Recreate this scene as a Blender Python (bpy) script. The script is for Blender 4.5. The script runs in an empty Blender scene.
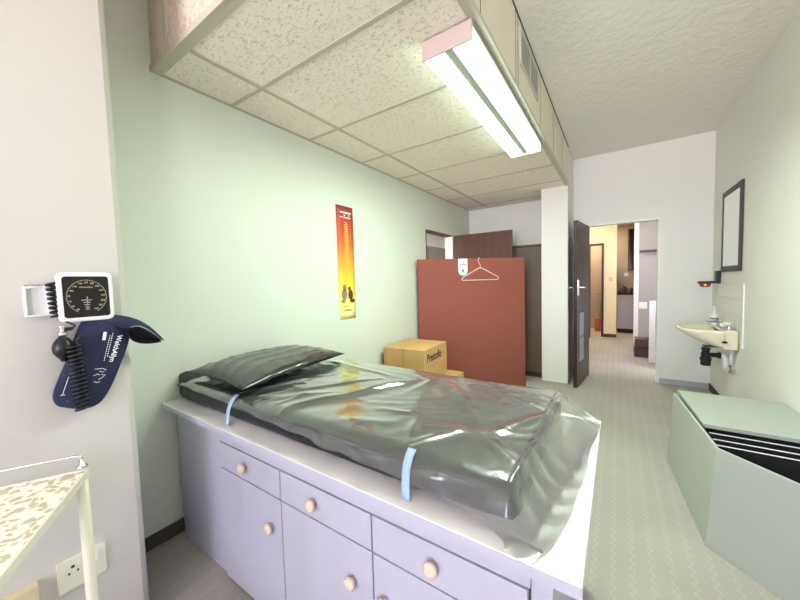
import bpy, bmesh, math, random
import numpy as np
from mathutils import Vector, Matrix
random.seed(4)
COL = bpy.context.scene.collection
PI = math.pi

# ------------------------------------------------------------------ materials
def lin(c):
    return tuple((x/255/12.92 if x/255 <= .04045 else ((x/255+.055)/1.055)**2.4) for x in c)
def newmat(name):
    m = bpy.data.materials.new(name); m.use_nodes = True
    nt = m.node_tree; b = nt.nodes['Principled BSDF']
    return m, nt, b
def mat(name, c, rough=.6, metal=0, bump=0, bscale=60, var=0, vscale=3, coat=0, ior=1.45, detail=4):
    m, nt, b = newmat(name); c = lin(c)
    b.inputs['Base Color'].default_value = (*c, 1)
    b.inputs['Roughness'].default_value = rough; b.inputs['Metallic'].default_value = metal
    b.inputs['IOR'].default_value = ior
    if coat: b.inputs['Coat Weight'].default_value = coat; b.inputs['Coat Roughness'].default_value = .1
    tc = nt.nodes.new('ShaderNodeTexCoord')
    if bump:
        n = nt.nodes.new('ShaderNodeTexNoise'); n.inputs['Scale'].default_value = bscale; n.inputs['Detail'].default_value = detail
        nt.links.new(tc.outputs['Object'], n.inputs['Vector'])
        bp = nt.nodes.new('ShaderNodeBump'); bp.inputs['Strength'].default_value = bump; bp.inputs['Distance'].default_value = .01
        nt.links.new(n.outputs['Fac'], bp.inputs['Height']); nt.links.new(bp.outputs['Normal'], b.inputs['Normal'])
    if var:
        n = nt.nodes.new('ShaderNodeTexNoise'); n.inputs['Scale'].default_value = vscale; n.inputs['Detail'].default_value = 5
        nt.links.new(tc.outputs['Object'], n.inputs['Vector'])
        r = nt.nodes.new('ShaderNodeValToRGB')
        r.color_ramp.elements[0].position = .3; r.color_ramp.elements[1].position = .7
        r.color_ramp.elements[0].color = (*[x*(1-var) for x in c], 1)
        r.color_ramp.elements[1].color = (*[min(1, x*(1+var*.6)) for x in c], 1)
        nt.links.new(n.outputs['Fac'], r.inputs['Fac']); nt.links.new(r.outputs['Color'], b.inputs['Base Color'])
    return m
def emat(name, c, s):
    m, nt, b = newmat(name); c = lin(c)
    b.inputs['Base Color'].default_value = (*c, 1)
    b.inputs['Emission Color'].default_value = (*c, 1); b.inputs['Emission Strength'].default_value = s
    return m
def wood(name, c1, c2, rough=.45, axis=2, sc=14):
    m, nt, b = newmat(name)
    tc = nt.nodes.new('ShaderNodeTexCoord'); mp = nt.nodes.new('ShaderNodeMapping')
    s = [sc, sc, sc]; s[axis] = sc*.08; mp.inputs['Scale'].default_value = s
    n = nt.nodes.new('ShaderNodeTexNoise'); n.inputs['Scale'].default_value = 2; n.inputs['Detail'].default_value = 8; n.inputs['Distortion'].default_value = 1
    r = nt.nodes.new('ShaderNodeValToRGB'); r.color_ramp.elements[0].position = .3; r.color_ramp.elements[1].position = .7
    r.color_ramp.elements[0].color = (*lin(c1), 1); r.color_ramp.elements[1].color = (*lin(c2), 1)
    L = nt.links
    L.new(tc.outputs['Object'], mp.inputs['Vector']); L.new(mp.outputs['Vector'], n.inputs['Vector']); L.new(n.outputs['Fac'], r.inputs['Fac'])
    L.new(r.outputs['Color'], b.inputs['Base Color']); b.inputs['Roughness'].default_value = rough
    return m

def tile_mat(name, c):
    """mineral fibre tile: worm-shaped fissures"""
    m, nt, b = newmat(name); L = nt.links; c = lin(c)
    tc = nt.nodes.new('ShaderNodeTexCoord')
    mp = nt.nodes.new('ShaderNodeMapping'); mp.inputs['Scale'].default_value = (1.0, 1.9, 1.0); mp.inputs['Rotation'].default_value = (0, 0, .5)
    n = nt.nodes.new('ShaderNodeTexNoise'); n.inputs['Scale'].default_value = 44; n.inputs['Detail'].default_value = 3; n.inputs['Distortion'].default_value = 1.0
    L.new(tc.outputs['Object'], mp.inputs['Vector']); L.new(mp.outputs['Vector'], n.inputs['Vector'])
    r = nt.nodes.new('ShaderNodeValToRGB')
    e = r.color_ramp.elements; e[0].position = .35; e[0].color = (0, 0, 0, 1); e[1].position = .43; e[1].color = (1, 1, 1, 1)
    L.new(n.outputs['Fac'], r.inputs['Fac'])
    mx = nt.nodes.new('ShaderNodeMixRGB'); mx.inputs['Color1'].default_value = (*[x*.78 for x in c], 1); mx.inputs['Color2'].default_value = (*c, 1)
    L.new(r.outputs['Color'], mx.inputs['Fac']); L.new(mx.outputs['Color'], b.inputs['Base Color'])
    n2 = nt.nodes.new('ShaderNodeTexNoise'); n2.inputs['Scale'].default_value = 70; n2.inputs['Detail'].default_value = 4
    L.new(tc.outputs['Object'], n2.inputs['Vector'])
    ad = nt.nodes.new('ShaderNodeMath'); ad.operation = 'MULTIPLY_ADD'; ad.inputs[1].default_value = .4
    L.new(n2.outputs['Fac'], ad.inputs[0]); L.new(r.outputs['Color'], ad.inputs[2])
    bp = nt.nodes.new('ShaderNodeBump'); bp.inputs['Strength'].default_value = .7; bp.inputs['Distance'].default_value = .006
    L.new(ad.outputs[0], bp.inputs['Height']); L.new(bp.outputs['Normal'], b.inputs['Normal'])
    b.inputs['Roughness'].default_value = .95
    return m

def carpet_mat():
    m, nt, b = newmat('carpet'); L = nt.links
    tc = nt.nodes.new('ShaderNodeTexCoord'); sp = nt.nodes.new('ShaderNodeSeparateXYZ'); L.new(tc.outputs['Object'], sp.inputs[0])
    def mth(op, a, bb=None, c=None):
        n = nt.nodes.new('ShaderNodeMath'); n.operation = op
        for i, v in enumerate((a, bb, c)):
            if v is None: continue
            if isinstance(v, (int, float)): n.inputs[i].default_value = v
            else: L.new(v, n.inputs[i])
        return n.outputs[0]
    X, Y = sp.outputs[0], sp.outputs[1]
    # columns 75 mm apart carrying short looped dashes
    fx = mth('PINGPONG', X, .0375)
    col = mth('LESS_THAN', fx, .0125)
    ci = mth('FLOOR', mth('DIVIDE', X, .075))
    yy = mth('ADD', Y, mth('MULTIPLY', ci, .021))
    fy = mth('FRACT', mth('DIVIDE', yy, .052))
    dash = mth('LESS_THAN', fy, .55)
    wig = mth('SINE', mth('MULTIPLY', yy, 480))
    pat = mth('MULTIPLY', mth('MULTIPLY', col, dash), mth('MULTIPLY_ADD', wig, .35, .65))
    rib = mth('SINE', mth('MULTIPLY', X, 900))
    n = nt.nodes.new('ShaderNodeTexNoise'); n.inputs['Scale'].default_value = 260; n.inputs['Detail'].default_value = 3; L.new(tc.outputs['Object'], n.inputs['Vector'])
    n2 = nt.nodes.new('ShaderNodeTexNoise'); n2.inputs['Scale'].default_value = 1.6; n2.inputs['Detail'].default_value = 4; L.new(tc.outputs['Object'], n2.inputs['Vector'])
    f = mth('ADD', mth('MULTIPLY', n.outputs['Fac'], .55), mth('ADD', mth('MULTIPLY', n2.outputs['Fac'], .35), mth('MULTIPLY_ADD', rib, .0, mth('MULTIPLY', pat, .11))))
    r = nt.nodes.new('ShaderNodeValToRGB')
    r.color_ramp.elements[0].position = .25; r.color_ramp.elements[0].color = (*lin((148, 142, 134)), 1)
    r.color_ramp.elements[1].position = .85; r.color_ramp.elements[1].color = (*lin((202, 198, 188)), 1)
    L.new(f, r.inputs['Fac']); L.new(r.outputs['Color'], b.inputs['Base Color'])
    bp = nt.nodes.new('ShaderNodeBump'); bp.inputs['Strength'].default_value = .6; bp.inputs['Distance'].default_value = .004
    L.new(f, bp.inputs['Height']); L.new(bp.outputs['Normal'], b.inputs['Normal'])
    b.inputs['Roughness'].default_value = .95
    return m

def vinyl_mat():
    """clear PVC sheet: sees through, glossy with a faint milkiness"""
    m = bpy.data.materials.new('clear_vinyl'); m.use_nodes = True
    nt = m.node_tree; nt.nodes.clear(); L = nt.links
    out = nt.nodes.new('ShaderNodeOutputMaterial')
    tr = nt.nodes.new('ShaderNodeBsdfTransparent'); tr.inputs['Color'].default_value = (.99, .995, .99, 1)
    df = nt.nodes.new('ShaderNodeBsdfDiffuse'); df.inputs['Color'].default_value = (.86, .93, .86, 1)
    gl = nt.nodes.new('ShaderNodeBsdfGlossy'); gl.inputs['Roughness'].default_value = .17; gl.inputs['Color'].default_value = (1, 1, 1, 1)
    fr = nt.nodes.new('ShaderNodeFresnel'); fr.inputs['IOR'].default_value = 1.62
    ml = nt.nodes.new('ShaderNodeMath'); ml.operation = 'MULTIPLY_ADD'; ml.inputs[1].default_value = 2.7; ml.inputs[2].default_value = -.09; ml.use_clamp = True
    tc = nt.nodes.new('ShaderNodeTexCoord'); n = nt.nodes.new('ShaderNodeTexNoise'); n.inputs['Scale'].default_value = 7; n.inputs['Detail'].default_value = 3; n.inputs['Distortion'].default_value = 1.5
    bp = nt.nodes.new('ShaderNodeBump'); bp.inputs['Strength'].default_value = .16; bp.inputs['Distance'].default_value = .02
    L.new(tc.outputs['Object'], n.inputs['Vector']); L.new(n.outputs['Fac'], bp.inputs['Height'])
    for x in (fr, gl): L.new(bp.outputs['Normal'], x.inputs['Normal'])
    m1 = nt.nodes.new('ShaderNodeMixShader'); m1.inputs[0].default_value = .08
    L.new(tr.outputs[0], m1.inputs[1]); L.new(df.outputs[0], m1.inputs[2])
    m2 = nt.nodes.new('ShaderNodeMixShader'); L.new(fr.outputs[0], ml.inputs[0]); L.new(ml.outputs[0], m2.inputs[0])
    L.new(m1.outputs[0], m2.inputs[1]); L.new(gl.outputs[0], m2.inputs[2]); L.new(m2.outputs[0], out.inputs['Surface'])
    return m

def laminate_mat():
    m, nt, b = newmat('leaf_pattern_laminate'); L = nt.links
    tc = nt.nodes.new('ShaderNodeTexCoord')
    v = nt.nodes.new('ShaderNodeTexVoronoi'); v.inputs['Scale'].default_value = 42
    n = nt.nodes.new('ShaderNodeTexNoise'); n.inputs['Scale'].default_value = 30; n.inputs['Detail'].default_value = 3
    mx = nt.nodes.new('ShaderNodeMixRGB'); mx.inputs['Fac'].default_value = .06
    L.new(tc.outputs['Object'], n.inputs['Vector']); L.new(tc.outputs['Object'], mx.inputs['Color1']); L.new(n.outputs['Color'], mx.inputs['Color2'])
    L.new(mx.outputs['Color'], v.inputs['Vector'])
    r = nt.nodes.new('ShaderNodeValToRGB'); e = r.color_ramp.elements
    e[0].position = .36; e[0].color = (*lin((196, 186, 150)), 1); e[1].position = .50; e[1].color = (*lin((240, 236, 224)), 1)
    L.new(v.outputs['Distance'], r.inputs['Fac']); L.new(r.outputs['Color'], b.inputs['Base Color'])
    b.inputs['Roughness'].default_value = .35
    return m

def chart_mat():
    m, nt, b = newmat('printed_chart'); L = nt.links
    tc = nt.nodes.new('ShaderNodeTexCoord'); sp = nt.nodes.new('ShaderNodeSeparateXYZ'); L.new(tc.outputs['Generated'], sp.inputs[0])
    r = nt.nodes.new('ShaderNodeValToRGB'); cr = r.color_ramp
    st = [(0, (240, 238, 170)), (.16, (246, 240, 120)), (.30, (250, 222, 70)), (.50, (244, 168, 66)), (.68, (222, 100, 52)), (.86, (196, 62, 42)), (1, (150, 52, 40))]
    cr.elements[0].position = 0; cr.elements[0].color = (*lin(st[0][1]), 1); cr.elements[1].position = 1; cr.elements[1].color = (*lin(st[-1][1]), 1)
    for p, c in st[1:-1]:
        e = cr.elements.new(p); e.color = (*lin(c), 1)
    L.new(sp.outputs[2], r.inputs['Fac']); L.new(r.outputs['Color'], b.inputs['Base Color']); b.inputs['Roughness'].default_value = .5
    return m

M = dict(
 wall=mat('wall_paint', (236, 234, 230), .55, bump=.06, bscale=40),
 wallg=mat('left_wall_paint_green_cast', (220, 226, 214), .5, bump=.06, bscale=40),  # same cream paint, the lamp's green cast put into its colour
 wallr=mat('cream_green_wall_paint', (238, 238, 232), .5, bump=.08, bscale=30),
 walln=mat('near_wall_paint_dimmed', (206, 202, 196), .55, bump=.06, bscale=40),  # same wall paint greyed down to offset the strong daylight here
 wallcream=mat('cream_wall_paint', (238, 222, 178), .6),
 wallgrey=mat('grey_wall_paint', (170, 166, 160), .6),
 ceil=mat('textured_plaster', (248, 244, 236), .75, bump=1.0, bscale=22, detail=5),
 tile=tile_mat('fissured_ceiling_tile', (252, 244, 230)),
 tilef=tile_mat('fascia_tile', (224, 206, 190)),
 tbar=mat('cream_grid_metal', (196, 190, 172), .5),
 fascia=mat('fascia_board', (238, 230, 212), .6, var=.06, vscale=2),
 carpet=carpet_mat(),
 skirt=mat('carpet_skirting', (86, 80, 70), .95, bump=.4, bscale=300),
 skirt2=mat('lavender_grey_skirting', (178, 180, 192), .5),
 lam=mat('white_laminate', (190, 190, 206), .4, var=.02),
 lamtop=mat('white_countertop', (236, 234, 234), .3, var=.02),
 gap=mat('dark_gap', (40, 36, 34), .9),
 carc=mat('laminate_carcass', (84, 78, 74), .8),
 knob=mat('beige_plastic_knob', (222, 206, 184), .35),
 black=mat('black_plastic', (18, 18, 20), .4),
 rubber=mat('black_rubber', (20, 21, 25), .35),
 vinyl=vinyl_mat(),
 matt=mat('navy_black_vinyl', (13, 13, 28), .35, bump=.1, bscale=30),
 pillow=mat('charcoal_vinyl', (24, 26, 26), .15, bump=.4, bscale=16, ior=1.9),
 strap=mat('pale_blue_elastic', (176, 200, 226), .7, bump=.3, bscale=400),
 red=mat('brick_red_fabric', (154, 86, 74), .9, bump=.5, bscale=500, var=.05, vscale=400),
 redt=mat('red_panel_edge', (112, 52, 44), .8),
 hang=mat('pinkish_white_plastic', (236, 214, 204), .4),
 white=mat('white_plastic', (236, 236, 236), .35),
 paper=mat('white_paper', (240, 242, 242), .6),
 ink=mat('dark_ink', (30, 26, 24), .6),
 inkgrey=mat('grey_ink', (120, 128, 134), .6),
 card=mat('cardboard', (206, 164, 108), .8, bump=.1, bscale=80, var=.05, vscale=9),
 tape=mat('brown_tape', (186, 142, 92), .35),
 brown=wood('brown_door_veneer', (72, 46, 40), (94, 64, 54), .35),
 brownd=wood('dark_brown_door_veneer', (44, 26, 22), (62, 38, 30), .35),
 cupb=mat('grey_brown_cupboard_paint', (96, 84, 72), .45, var=.05),
 frame=mat('dark_brown_frame', (70, 52, 44), .5),
 jamb=mat('white_gloss_frame', (238, 238, 236), .3),
 chrome=mat('chrome', (215, 215, 218), .12, 1),
 steel=mat('brushed_metal', (170, 170, 172), .35, 1),
 mirror=mat('mirror_glass', (235, 240, 236), .02, 1),
 mframe=mat('charcoal_mirror_frame', (62, 56, 60), .5),
 porc=mat('cream_porcelain', (236, 228, 204), .12, coat=.5),
 tilew=mat('white_wall_tile', (232, 230, 220), .2),
 copper=mat('copper', (196, 108, 62), .3, 1),
 wpipe=mat('white_pipe', (232, 232, 230), .35),
 dial=mat('dark_dial_glass', (16, 13, 15), .1),
 cuff=mat('navy_cuff_fabric', (26, 34, 66), .65, bump=.3, bscale=300),
 cuffin=mat('black_cuff_lining', (12, 14, 22), .8, bump=.4, bscale=400),
 cream=mat('cream_enamel', (226, 222, 200), .35),
 beige=mat('beige_plastic', (208, 194, 158), .5),
 socket=mat('socket_plastic', (226, 224, 206), .4),
 trayt=laminate_mat(),
 unit=mat('off_white_vinyl_board', (172, 178, 170), .38, bump=.06, bscale=8),
 unitd=mat('interior_shade', (16, 16, 26), .7),  # shade inside the white unit put into the colour
 lamp=emat('lit_prismatic_diffuser', (232, 255, 228), 2.2),
 lampend=mat('pink_white_enamel', (204, 182, 176), .4),
 lampmid=mat('grey_enamel', (150, 152, 146), .5),
 chart=chart_mat(),
 ygold=mat('yellow_ink', (252, 214, 70), .5),
 cartb=mat('brown_ink', (118, 52, 40), .5),
 cartg=mat('grey_brown_ink', (150, 136, 124), .5),
 glass=mat('window_dark_glass', (30, 28, 30), .1),
 vent=mat('vent_grey', (168, 170, 164), .5),
 ventf=mat('vent_frame', (206, 202, 188), .5),
 wood2=wood('orange_timber', (170, 96, 50), (196, 120, 66), .4),
 greycab=mat('grey_steel_cabinet_paint', (128, 122, 116), .5),
)

# ------------------------------------------------------------------ mesh builder
class MB:
    def __init__(s): s.v = []; s.f = []
    def add(s, v, f):
        n = len(s.v); s.v += [tuple(p) for p in v]; s.f += [tuple(i+n for i in q) for q in f]; return s
    def box(s, a, b, mtx=None):
        x0, y0, z0 = a; x1, y1, z1 = b
        v = [Vector(p) for p in ((x0,y0,z0),(x1,y0,z0),(x1,y1,z0),(x0,y1,z0),(x0,y0,z1),(x1,y0,z1),(x1,y1,z1),(x0,y1,z1))]
        if mtx: v = [mtx @ p for p in v]
        return s.add(v, [(0,3,2,1),(4,5,6,7),(0,1,5,4),(1,2,6,5),(2,3,7,6),(3,0,4,7)])
    def tube(s, pts, r, n=10, caps=True):
        pts = [Vector(p) for p in pts]; rs = r if isinstance(r, (list, tuple)) else [r]*len(pts)
        rings = []; up = None
        for i, p in enumerate(pts):
            t = (pts[min(i+1, len(pts)-1)]-pts[max(i-1, 0)]).normalized()
            if up is None:
                up = Vector((0,0,1)) if abs(t.z) < .9 else Vector((1,0,0))
            u = (up - t*up.dot(t)).normalized(); w = t.cross(u); up = u
            rings.append([p+(u*math.cos(2*PI*k/n)+w*math.sin(2*PI*k/n))*rs[i] for k in range(n)])
        v = [q for rg in rings for q in rg]; f = []
        for i in range(len(pts)-1):
            for k in range(n):
                f.append((i*n+k, i*n+(k+1)%n, (i+1)*n+(k+1)%n, (i+1)*n+k))
        if caps: f += [tuple(range(n))[::-1], tuple((len(pts)-1)*n+k for k in range(n))]
        return s.add(v, f)
    def lathe(s, prof, c=(0,0,0), axis='z', n=24, sx=1, sy=1):
        v = []; f = []
        for r, h in prof:
            for k in range(n):
                a = 2*PI*k/n; p = (r*math.cos(a)*sx, r*math.sin(a)*sy, h)
                if axis == 'x': p = (h, p[0], p[1])
                if axis == '-y': p = (p[0], -h, p[1])
                v.append((p[0]+c[0], p[1]+c[1], p[2]+c[2]))
        for i in range(len(prof)-1):
            for k in range(n): f.append((i*n+k, i*n+(k+1)%n, (i+1)*n+(k+1)%n, (i+1)*n+k))
        f += [tuple(range(n))[::-1], tuple((len(prof)-1)*n+k for k in range(n))]
        return s.add(v, f)
    def prism(s, poly, fn, d):
        """poly 2-d outline, fn(u,v,w)->xyz, extruded over w in (0,d)"""
        n = len(poly); v = [fn(a, b, 0) for a, b in poly]+[fn(a, b, d) for a, b in poly]
        f = [tuple(range(n))[::-1], tuple(range(n, 2*n))]+[(i, (i+1)%n, (i+1)%n+n, i+n) for i in range(n)]
        return s.add(v, f)
    def grid(s, P, nu, nv):
        return s.add(P, [(i*nv+j, (i+1)*nv+j, (i+1)*nv+j+1, i*nv+j+1) for i in range(nu-1) for j in range(nv-1)])

BASE = {}
def build(mb, name, material, parent=None, smooth=False, bevel=0, solid=0, subs=0, seg=2, local=False):
    me = bpy.data.meshes.new(name)
    off = Vector((0,0,0)); p = parent
    if not local and p is not None:
        while p is not None:
            off += BASE.get(p.name, Vector((0,0,0))); p = p.parent
    me.from_pydata([Vector(v)-off for v in mb.v], [], mb.f); me.update()
    bm = bmesh.new(); bm.from_mesh(me); bmesh.ops.recalc_face_normals(bm, faces=bm.faces)
    bm.to_mesh(me); bm.free()
    for q in me.polygons: q.use_smooth = smooth
    me.materials.append(M[material] if isinstance(material, str) else material)
    o = bpy.data.objects.new(name, me); COL.objects.link(o)
    if parent is not None: o.parent = parent
    if solid:
        m = o.modifiers.new('s', 'SOLIDIFY'); m.thickness = solid; m.offset = 0
    if bevel:
        m = o.modifiers.new('b', 'BEVEL'); m.width = bevel; m.segments = seg; m.limit_method = 'ANGLE'
    if subs:
        m = o.modifiers.new('u', 'SUBSURF'); m.levels = subs; m.render_levels = subs
    return o
def thing(name, label, cat, loc=(0,0,0), rz=0, group=None):
    o = bpy.data.objects.new(name, None); COL.objects.link(o); o.empty_display_size = .1
    o.location = loc; o.rotation_euler = (0,0,rz); BASE[o.name] = Vector(loc)
    return tag(o, label, cat, group)
def tag(o, label, cat, group=None):
    o['label'] = label; o['category'] = cat
    if group: o['group'] = group
    return o
def struct(name, mb, material, **k):
    o = build(mb, name, material, **k); o['kind'] = 'structure'; return o
def sthing(name, loc=(0,0,0)):
    o = bpy.data.objects.new(name, None); COL.objects.link(o); o.location = loc; BASE[o.name] = Vector(loc); o['kind'] = 'structure'; return o
def text_mb(body, size, fn, ext=.0006, bold=False):
    c = bpy.data.curves.new('t', 'FONT'); c.body = body; c.size = size; c.extrude = ext; c.resolution_u = 3
    if bold: c.offset = size*.018
    o = bpy.data.objects.new('t', c); COL.objects.link(o)
    dg = bpy.context.evaluated_depsgraph_get(); me = bpy.data.meshes.new_from_object(o.evaluated_get(dg))
    mb = MB(); mb.add([fn(*v.co) for v in me.vertices], [tuple(p.vertices) for p in me.polygons])
    bpy.data.objects.remove(o); bpy.data.curves.remove(c); bpy.data.meshes.remove(me)
    return mb
def rrect(w, h, r, n=6, cx=0, cy=0):
    out = []
    for k, (sx, sy) in enumerate(((1,1),(-1,1),(-1,-1),(1,-1))):
        for i in range(n+1):
            a = PI/2*(k+i/n); out.append((cx+sx*(w/2-r)+r*math.cos(a), cy+sy*(h/2-r)+r*math.sin(a)))
    return out

# ------------------------------------------------------------------ room shell
XL, XR, YF, YB, ZC, ZS = -.05, 2.861, 5.07, -5.2, 2.9325, 2.468
XB = 1.45
struct('floor', MB().box((-2.2, -5.4, -.1), (3.7, 10.0, 0)), 'carpet')
struct('ceiling', MB().box((-.2, -5.4, ZC), (3.05, 5.2, ZC+.1)), 'ceil')
w = MB().box((XL-.1, .3, 0), (XL, 3.60, ZC)).box((XL-.1, 4.40, 0), (XL, 5.17, ZC)).box((XL-.1, 3.60, 2.0), (XL, 4.40, ZC))
struct('wall_left', w, 'wallg')
# near part of the left wall stands forward, chamfered plaster corner
poly = [(XL-.1, YB), (.4, YB), (.4, .425), (.388, .44), (.372, .45), (.35, .455), (XL-.1, .455)]
struct('wall_near_left', MB().prism(poly, lambda a, b, c: (a, b, c), ZC), 'walln')
w = MB().box((XL-.1, YF, 0), (1.638, YF+.1, ZC)).box((2.384, YF, 0), (XR+.1, YF+.1, ZC)).box((1.638, YF, 2.03), (2.384, YF+.1, ZC))
struct('wall_far', w, 'wall')
VY0, VY1, VZ0, VZ1 = -2.1, -1.45, 1.15, 1.85
struct('wall_right', MB().box((XR, VY1, 0), (XR+.1, YF, ZC)).box((XR, YB-.1, 0), (XR+.1, VY0, ZC)).box((XR, VY0, 0), (XR+.1, VY1, VZ0)).box((XR, VY0, VZ1), (XR+.1, VY1, ZC)), 'wallr')
wr2 = sthing('window_added', (XR, (VY0+VY1)/2, VZ0))  # added window, out of view, to brighten the near left side
f = MB()
for y in (VY0, (VY0+VY1)/2-.02, VY1-.04): f.box((XR+.02, y, VZ0), (XR+.07, y+.04, VZ1))
for z in (VZ0, VZ1-.04): f.box((XR+.02, VY0, z), (XR+.07, VY1, z+.04))
build(f, 'window_frame', 'jamb', wr2)
build(MB().box((XR-.06, VY0-.04, VZ0-.03), (XR+.02, VY1+.04, VZ0)), 'window_sill', 'jamb', wr2)
WX0, WX1, WZ0, WZ1 = 1.0, 2.8, .75, 2.7
w = MB().box((.4, YB-.1, 0), (WX0, YB, ZC)).box((WX1, YB-.1, 0), (XR, YB, ZC)).box((WX0, YB-.1, 0), (WX1, YB, WZ0)).box((WX0, YB-.1, WZ1), (WX1, YB, ZC))
struct('wall_back', w, 'wall')
wf = sthing('window_1', ((WX0+WX1)/2, YB, WZ0))
f = MB()
for x in (WX0, (WX0+WX1)/2-.02, WX1-.04): f.box((x, YB-.07, WZ0), (x+.04, YB-.02, WZ1))
for z in (WZ0, WZ1-.04): f.box((WX0, YB-.07, z), (WX1, YB-.02, z+.04))
build(f, 'window_frame', 'jamb', wf)
build(MB().box((WX0-.05, YB-.02, WZ0-.03), (WX1+.05, YB+.1, WZ0)), 'window_sill', 'jamb', wf)
# column at the end of the bulkhead
struct('wall_column', MB().box((1.14, 4.51, 0), (1.449, YF, ZC)), 'wall', bevel=.006)
# dropped bulkhead with fissured tiles
bk = sthing('ceiling_bulkhead', (.7, .756, ZS))
yT = [.757, 1.16, 1.77, 2.38, 2.99, 3.60, 4.21, 4.82, YF]
xT = [XL, .27, XB-.001]
t = MB()
for i in range(len(yT)-1):
    for j in range(2):
        t.box((xT[j]+.004, yT[i]+.004, ZS+.004), (xT[j+1]-.004, yT[i+1]-.004, ZS+.02))
build(t, 'ceiling_tiles', 'tile', bk)
g = MB()
for i, y in enumerate(yT):
    a = .012
    g.box((XL, y-a if 0 < i < 8 else (y-.013 if i == 0 else y-.02), ZS), (XB, y+a if 0 < i < 8 else (y+.03 if i == 0 else y), ZS+.006))
g.box((.27-.012, .76, ZS-.0008), (.27+.012, YF, ZS+.005)); g.box((XB-.035, .757, ZS-.0005), (XB, YF, ZS+.006)); g.box((XL, .757, ZS-.0005), (XL+.02, YF, ZS+.006))
build(g, 'ceiling_grid', 'tbar', bk)
fz = MB().box((XB-.03, .757, ZS+.022), (XB, 4.51, ZC))
build(fz, 'side_board', 'fascia', bk)
s = MB()
for y in (1.45, 2.05, 2.10, 2.78, 3.4, 4.0): s.box((XB, y-.003, ZS+.025), (XB+.0012, y+.003, ZC))
s.box((XB, .757, ZC-.012), (XB+.004, 4.51, ZC))
build(s, 'board_joints', 'carc', bk)
build(MB().box((XB, .757, ZS), (XB+.012, 4.51, ZS+.022)), 'edge_angle', 'ventf', bk)
build(MB().box((XL, .745, ZS+.022), (XB, .757, ZC)), 'front_board', 'tilef', bk)
build(MB().box((XL, .735, ZS-.002), (XB+.01, .7465, ZS+.03)).box((.12, .7385, ZS+.03), (.16, .7455, ZC)).box((.72, .7385, ZS+.03), (.745, .7455, ZC)), 'front_angle', 'tbar', bk)
# skirtings
struct('baseboard_left', MB().box((XL, .456, 0), (XL+.012, 3.6, .07)), 'skirt')
struct('baseboard_near_left', MB().box((.4, YB, 0), (.412, .425, .07)), 'skirt')
struct('baseboard_far', MB().box((2.40, YF-.012, 0), (XR, YF, .065)).box((1.45, YF-.012, 0), (1.60, YF, .065)), 'skirt2')
struct('baseboard_right', MB().box((XR-.012, YB, 0), (XR, YF-.012, .07)), 'skirt')
# doorway trims
struct('trim_1', MB().box((2.366, YF-.008, 0), (2.392, YF+.11, 2.044)).box((1.638, YF-.008, 2.018), (2.366, YF+.11, 2.044)), 'jamb')
struct('trim_2', MB().box((XL-.11, 4.384, 0), (XL+.008, 4.40, 2.0)), 'jamb')
struct('trim_3', MB().box((XL-.11, 3.60, 1.985), (XL+.006, 4.384, 2.0)).box((XL-.11, 3.60, 0), (XL+.006, 3.612, 1.985)), 'frame')

# door of the far doorway, opened into this room
ang = math.atan2(4.38-5.055, 1.562-1.645)
d1 = sthing('door_1', (1.645, 5.05, 0)); d1.rotation_euler = (0, 0, ang); LW = .69
build(MB().box((0, -.04, .01), (LW, 0, 2.015)), 'door_leaf', 'brownd', d1, local=True, bevel=.002)
fr = build(MB().box((.33, -.043, .27), (.60, .003, .93)), 'grille_frame', 'frame', d1, local=True)
for k in range(2): build(MB().box((.36, -.046, .30+k*.31), (.575, .006, .30+k*.31+.295)), 'vent_panel', 'skirt2', fr, local=True)
for sy, dr in ((-.04, -1), (0, 1)):
    h = MB().box((LW-.085, min(sy, sy+dr*.008), 1.12), (LW-.045, max(sy, sy+dr*.008), 1.31)).tube([(LW-.065, sy, 1.22), (LW-.065, sy+dr*.055, 1.22), (LW-.17, sy+dr*.055, 1.218)], .011)
    build(h, 'door_handle', 'chrome', d1, local=True)
# brown door opened 90 degrees from the left wall
d2 = sthing('door_2', (XL+.03, 4.40, 0))
build(MB().box((XL+.02, 4.405, .01), (.80, 4.445, 1.995)), 'door_leaf', 'brown', d2, bevel=.002)
h = MB().tube([(.74, 4.405, 1.05), (.74, 4.36, 1.05), (.64, 4.36, 1.05)], .009)
build(h, 'door_handle', 'chrome', d2)

# ------------------------------------------------------------------ brown cupboard at the alcove end
c = thing('cupboard', 'tall grey-brown built-in cupboard behind the red screen, left of the white column', 'cupboard', (.8, 4.85, 0))
build(MB().box((.45, 4.64, 0), (1.138, 5.065, 1.80)), 'body', 'frame', c)
for x0, x1 in ((.47, .79), (.80, 1.118)):
    dd = build(MB().box((x0, 4.622, .07), (x1, 4.64, 1.765)), 'door', 'cupb', c, bevel=.002)
    build(MB().lathe([(.006, 0), (.006, .012), (.013, .016), (.010, .026)], (x0+.03 if x0 > .7 else x1-.03, 4.622, 1.0), '-y', 12), 'knob', 'knob', dd)

# ------------------------------------------------------------------ ceiling light
lx0, lx1, ly0, ly1, lz0 = 1.189, 1.432, 1.39, 2.905, 2.380
cl = thing('ceiling_light', 'long twin fluorescent light fixture, lit, mounted under the tiled bulkhead', 'ceiling light', ((lx0+lx1)/2, (ly0+ly1)/2, ZS-.001))
build(MB().box((lx0-.003, ly0+.006, 2.437), (lx1+.003, ly1-.006, ZS-.001)), 'housing', 'lampmid', cl)
xm = (lx0+lx1)/2
build(MB().box((xm-.022, ly0+.008, 2.398), (xm+.022, ly1-.008, 2.437)), 'spine', 'lampmid', cl)
for a, b in ((lx0+.003, xm-.0225), (xm+.0225, lx1-.003)):
    w_ = b-a; cx = (a+b)/2
    build(MB().prism(rrect(w_, .052, .012, 4, cx, 2.410), lambda p, q, r: (p, ly0+.008+r, q), ly1-ly0-.016), 'diffuser', 'lamp', cl, smooth=False)
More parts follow.
